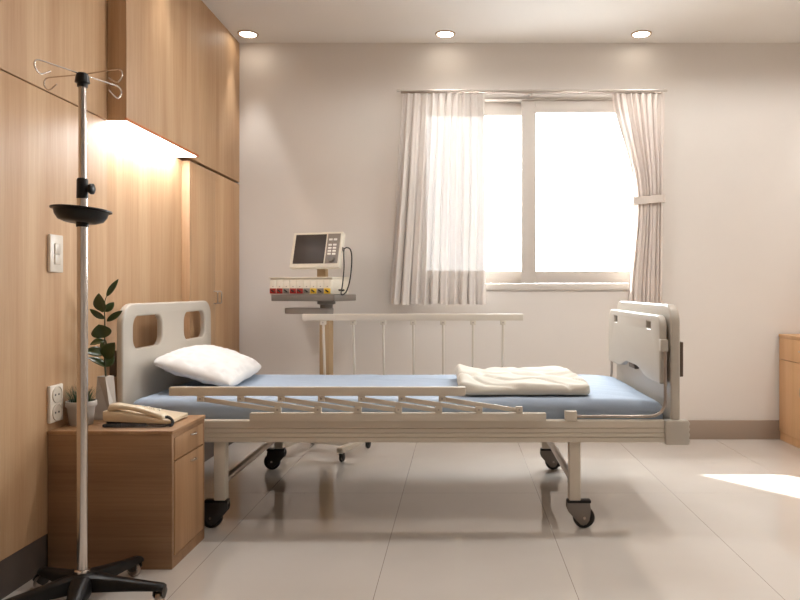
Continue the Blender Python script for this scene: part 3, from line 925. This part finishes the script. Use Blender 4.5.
# neck and tilted screen
MB_('neck', (-.056, -.005, .974), (-.004, .030, 1.06), M['tan'])
tilt = Matrix.Translation((0, -.045, 1.020)) @ Matrix.Rotation(math.radians(-15), 4, 'X')
hs_ = MB_('monitor_housing', (-.198, -.02, 0), (.108, .018, .207), M['cream'], bev=.008, mtx=tilt)
MB_('screen', (-.177, -.0225, .024), (.012, -.018, .192), M['screen'], hs_, .001, tilt)
MB_('control_panel', (.020, -.0222, .024), (.096, -.018, .194), M['grey'], hs_, .001, tilt)
for r_, z in enumerate((.160, .129, .111, .094, .077)):
    for x in (.041, .069):
        MB_('button', (x-.010, -.0252, z-.0055), (x+.010, -.0215, z+.0055), M['white'], hs_, .001, tilt)
bm = bmesh.new(); lathe(bm, [(.001, -.040), (.017, -.039), (.018, -.036), (.020, -.0215)], (.060, 0, .047), 28, 'y')
for v in bm.verts: v.co = tilt @ v.co
finish('dial', bm, M['midgrey'], hs_, local=True)
MB_('side_port', (.107, -.01, .10), (.114, .014, .12), M['grey'], hs_, .002, tilt)
cab = catmull([(.116, -.015, 1.128), (.140, -.03, 1.134), (.166, -.04, 1.12), (.176, -.045, 1.07), (.170, -.05, .97), (.154, -.06, .90), (.135, -.07, .878), (.125, -.07, .886), (.128, -.06, .93), (.132, -.05, 1.02), (.126, -.04, 1.09), (.116, -.02, 1.118)], 8)
T('cable', cab, .0036, M['rubber'], mon, 8, local=True)
T('cable', catmull([(.088, -.02, .903), (.105, -.045, .902), (.12, -.06, .902), (.135, -.068, .90), (.142, -.066, .905)], 6), .005, M['rubber'], mon, 8, local=True)

# ------------------------------------------------------------------ IV stand
ix, iy = -1.076, 2.0
iv = thing('iv_stand', 'chrome drip stand with black five-legged base and black tray in front of the oak wall', 'drip stand', (ix, iy, 0))
bm = bmesh.new()
lathe(bm, [(.001, .052), (.040, .05), (.046, .062), (.042, .082), (.030, .094), (.018, .098), (.001, .098)], (ix, iy, 0), 32)
for k in range(5):
    a = math.radians(2+72*k); mt = Matrix.Translation((ix, iy, 0)) @ Matrix.Rotation(a, 4, 'Z')
    secs = [(.02, .030, .050, .094), (.05, .029, .050, .090), (.09, .025, .049, .082), (.15, .021, .048, .072), (.205, .018, .046, .064), (.226, .0175, .046, .061), (.232, .014, .047, .058)]
    rings = []
    for (d, hw, zb, zt_) in secs:
        pr = [(-hw, zb), (-hw*1.0, (zb+zt_)/2), (-hw*.8, zt_-.004), (-hw*.45, zt_), (hw*.45, zt_), (hw*.8, zt_-.004), (hw, (zb+zt_)/2), (hw, zb)]
        rings.append([bm.verts.new(mt @ Vector((d, p[0], p[1]))) for p in pr])
    for A_, B_ in zip(rings, rings[1:]):
        for j in range(8): bm.faces.new((A_[j], A_[(j+1) % 8], B_[(j+1) % 8], B_[j]))
    bm.faces.new(rings[0]); bm.faces.new(rings[-1])
ib = finish('base', bm, M['black'], iv)
for k in range(5):
    a = math.radians(2+72*k); cx, cy = ix+.215*math.cos(a), iy+.215*math.sin(a)
    ca = a+PI/2; wx_, wy_ = cx+.010*math.cos(ca), cy+.010*math.sin(ca)
    bm = bmesh.new()
    mt = Matrix.Translation((wx_, wy_, 0)) @ Matrix.Rotation(ca, 4, 'Z')
    hood = [(-.020, .044), (-.002, .047), (.012, .044), (.020, .032), (.014, .024), (.004, .016), (-.010, .018), (-.021, .030)]
    for yy in (-.014, .010):
        b2 = bmesh.new(); prism(b2, hood, yy, yy+.004, 'y', .001)
        for v in b2.verts: v.co = mt @ v.co
        tmp = bpy.data.meshes.new('t'); b2.to_mesh(tmp); b2.free(); bm.from_mesh(tmp); bpy.data.meshes.remove(tmp)
    lathe(bm, [(.006, .040), (.006, .050)], (cx, cy, 0), 12)
    cst = finish('caster', bm, M['darkcaster'], iv)
    bm = bmesh.new(); lathe(bm, [(.006, -.008), (.018, -.0085), (.021, -.006), (.021, .006), (.018, .0085), (.006, .008)], (0, 0, .021), 28, 'y')
    for v in bm.verts: v.co = mt @ v.co
    finish('wheel', bm, M['steel'], cst)
L('collar', [(.016, .096), (.021, .098), (.021, .104), (.017, .107)], (ix, iy, 0), M['chrome'], iv, 28)
L('lower_pole', [(.0145, .098), (.0145, 1.20)], (ix, iy, 0), M['chrome'], iv, 32)
L('upper_pole', [(.0103, 1.20), (.0103, 1.50)], (ix, iy, 0), M['chrome'], iv, 28)
cl = L('clamp', [(.0105, 1.222), (.0125, 1.222), (.0150, 1.217), (.0155, 1.165), (.0146, 1.164)], (ix, iy, 0), M['black'], iv, 28, cap=False)
bm = bmesh.new()
lathe(bm, [(.006, .014), (.006, .022)], (ix, iy, 1.192), 14, 'x')
prof = []
n = 20
kn = [[bm.verts.new((ix+h, iy+(r_*(1+.07*math.cos(5*2*PI*j/n)))*math.cos(2*PI*j/n), 1.192+(r_*(1+.07*math.cos(5*2*PI*j/n)))*math.sin(2*PI*j/n))) for j in range(n)] for r_, h in ((.011, .020), (.015, .022), (.015, .030), (.011, .033))]
for A_, B_ in zip(kn, kn[1:]):
    for j in range(n): bm.faces.new((A_[j], A_[(j+1) % n], B_[(j+1) % n], B_[j]))
bm.faces.new(kn[0]); bm.faces.new(kn[-1])
finish('knob', bm, M['black'], cl)
# tray: shallow bowl with a rolled rim, tipped a little, on a pole sleeve
bm = bmesh.new()
lathe(bm, [(.016, -.036), (.045, -.037), (.064, -.030), (.074, -.015), (.077, -.002), (.083, .0), (.0868, .001), (.0868, .005), (.082, .006), (.075, .003), (.071, -.013), (.061, -.026), (.044, -.033), (.016, -.032)], (0, 0, 0), 48, cap=False)
bmesh.ops.bridge_loops(bm, edges=[e for e in bm.edges if e.is_boundary])
mt = Matrix.Translation((ix-.003, iy, 1.129)) @ Matrix.Scale(.92, 4) @ Matrix.Rotation(math.radians(3), 4, 'Y') @ Matrix.Rotation(math.radians(-3), 4, 'X')
for v in bm.verts: v.co = mt @ v.co
tr = finish('tray', bm, M['black'], iv)
L('tray_sleeve', [(.0147, 1.083), (.0165, 1.083), (.0165, 1.126), (.0147, 1.126)], (ix, iy, 0), M['black'], tr, 28, cap=False)
L('hook_head', [(.0105, 1.483), (.014, 1.483), (.014, 1.492), (.020, 1.495), (.017, 1.515), (.014, 1.522), (.001, 1.523)], (ix, iy, 0), M['black'], iv, 28)
for ex, ey in ((-.055, -.131), (.044, .134), (-.132, .042), (.132, -.044)):
    d = Vector((ex, ey, 0)); ln = d.length; d.normalize()
    def hp(r_, z, side=0):
        return Vector((ix, iy, 0))+d*r_+Vector((0, 0, z))+Vector((-d.y, d.x, 0))*side
    pth = catmull([hp(.0, 1.519), hp(.06, 1.520), hp(ln-.02, 1.521), hp(ln-.003, 1.518), hp(ln+.003, 1.509), hp(ln+.001, 1.497), hp(ln-.010, 1.486), hp(ln-.022, 1.487), hp(ln-.044, 1.500)], 8)
    T('hook', pth, .0021, M['chrome'], iv, 8)

# ------------------------------------------------------------------ low cabinet on the right
rx0, rx1, ry0, ry1, rz = 1.933, RX-.002, 3.00, BY-.014, .638
rcb = thing('side_cabinet', 'low oak side cabinet against the right wall in the back corner', 'cabinet', ((rx0+rx1)/2, (ry0+ry1)/2, 0))
B('carcass', (rx0+.020, ry0+.001, .0), (rx1, ry1, rz-.020), M['oak_right'], rcb, bev=.001)
B('plinth', (rx0+.006, ry0+.001, .0), (rx0+.020, ry1, .048), M['oak_right'], rcb, bev=.001)
B('cabinet_top', (rx0-.003, ry0-.002, rz-.020), (rx1, ry1, rz), M['oak_right'], rcb, bev=.002)
nn = 3; wdt = (ry1-ry0)/nn
for i in range(nn):
    ya, yb = ry1-(i+1)*wdt, ry1-i*wdt
    d = B('drawer', (rx0, ya+.0015, .488), (rx0+.019, yb-.0015, rz-.022), M['oak_right'], rcb, bev=.001)
    ym = ry1-.29 if i == 0 else (ya+yb)/2
    T('handle', [(rx0, ym-.02, .554), (rx0-.014, ym-.018, .554), (rx0-.016, ym, .554), (rx0-.014, ym+.018, .554), (rx0, ym+.02, .554)], .003, M['steel'], d, 8)
    d = B('door', (rx0, ya+.0015, .051), (rx0+.019, yb-.0015, .485), M['oak_right'], rcb, bev=.001)
    T('handle', [(rx0, ym, .352), (rx0-.014, ym, .350), (rx0-.016, ym, .335), (rx0-.016, ym, .31), (rx0-.014, ym, .296), (rx0, ym, .294)], .003, M['steel'], d, 8)

# ------------------------------------------------------------------ light
wd_ = bpy.data.worlds.new('daylight'); bpy.context.scene.world = wd_; wd_.use_nodes = True
nt = wd_.node_tree; bg = nt.nodes['Background']; bg.inputs['Strength'].default_value = 24
tc = nt.nodes.new('ShaderNodeTexCoord'); sep = nt.nodes.new('ShaderNodeSeparateXYZ'); nt.links.new(tc.outputs['Generated'], sep.inputs[0])
mr = nt.nodes.new('ShaderNodeMapRange'); mr.inputs['From Min'].default_value = -.06; mr.inputs['From Max'].default_value = -.01
nt.links.new(sep.outputs['Z'], mr.inputs['Value'])
mx = nt.nodes.new('ShaderNodeMix'); mx.data_type = 'RGBA'
mx.inputs['A'].default_value = (.26, .265, .27, 1); mx.inputs['B'].default_value = (.95, .98, 1, 1)
nt.links.new(mr.outputs['Result'], mx.inputs['Factor']); nt.links.new(mx.outputs['Result'], bg.inputs['Color'])
pl = bpy.data.lights.new('window_portal', 'AREA'); pl.shape = 'RECTANGLE'; pl.size = OX1-OX0; pl.size_y = OZ1-OZ0; pl.cycles.is_portal = True
po = bpy.data.objects.new('window_portal', pl); C.objects.link(po); po.location = ((OX0+OX1)/2, BY+.17, (OZ0+OZ1)/2)
po.rotation_euler = (math.radians(-90), 0, 0)
sn = bpy.data.lights.new('sun', 'SUN'); sn.energy = 24; sn.angle = math.radians(1.5); sn.color = (1, .96, .89)
so_ = bpy.data.objects.new('sun', sn); C.objects.link(so_)
so_.rotation_euler = Vector((.66, -.83, -1.018)).to_track_quat('-Z', 'Y').to_euler()

# ------------------------------------------------------------------ camera
cam = bpy.data.cameras.new('camera'); co = bpy.data.objects.new('camera', cam); C.objects.link(co)
co.location = (0, 0, .903); co.rotation_euler = (math.radians(90), 0, 0)
cam.sensor_width = 36; cam.lens = 700/800*36; cam.shift_x = -59/800; cam.shift_y = -10/800
cam.clip_start = .05
sc = bpy.context.scene
sc.camera = co
sc.view_settings.view_transform = 'Standard'; sc.view_settings.look = 'None'
sc.view_settings.exposure = 0; sc.view_settings.gamma = 1; sc.view_settings.use_curve_mapping = False
sc.cycles.use_denoising = True
sc.cycles.max_bounces = 10; sc.cycles.diffuse_bounces = 6; sc.cycles.transparent_max_bounces = 12
sc.cycles.sample_clamp_indirect = 8
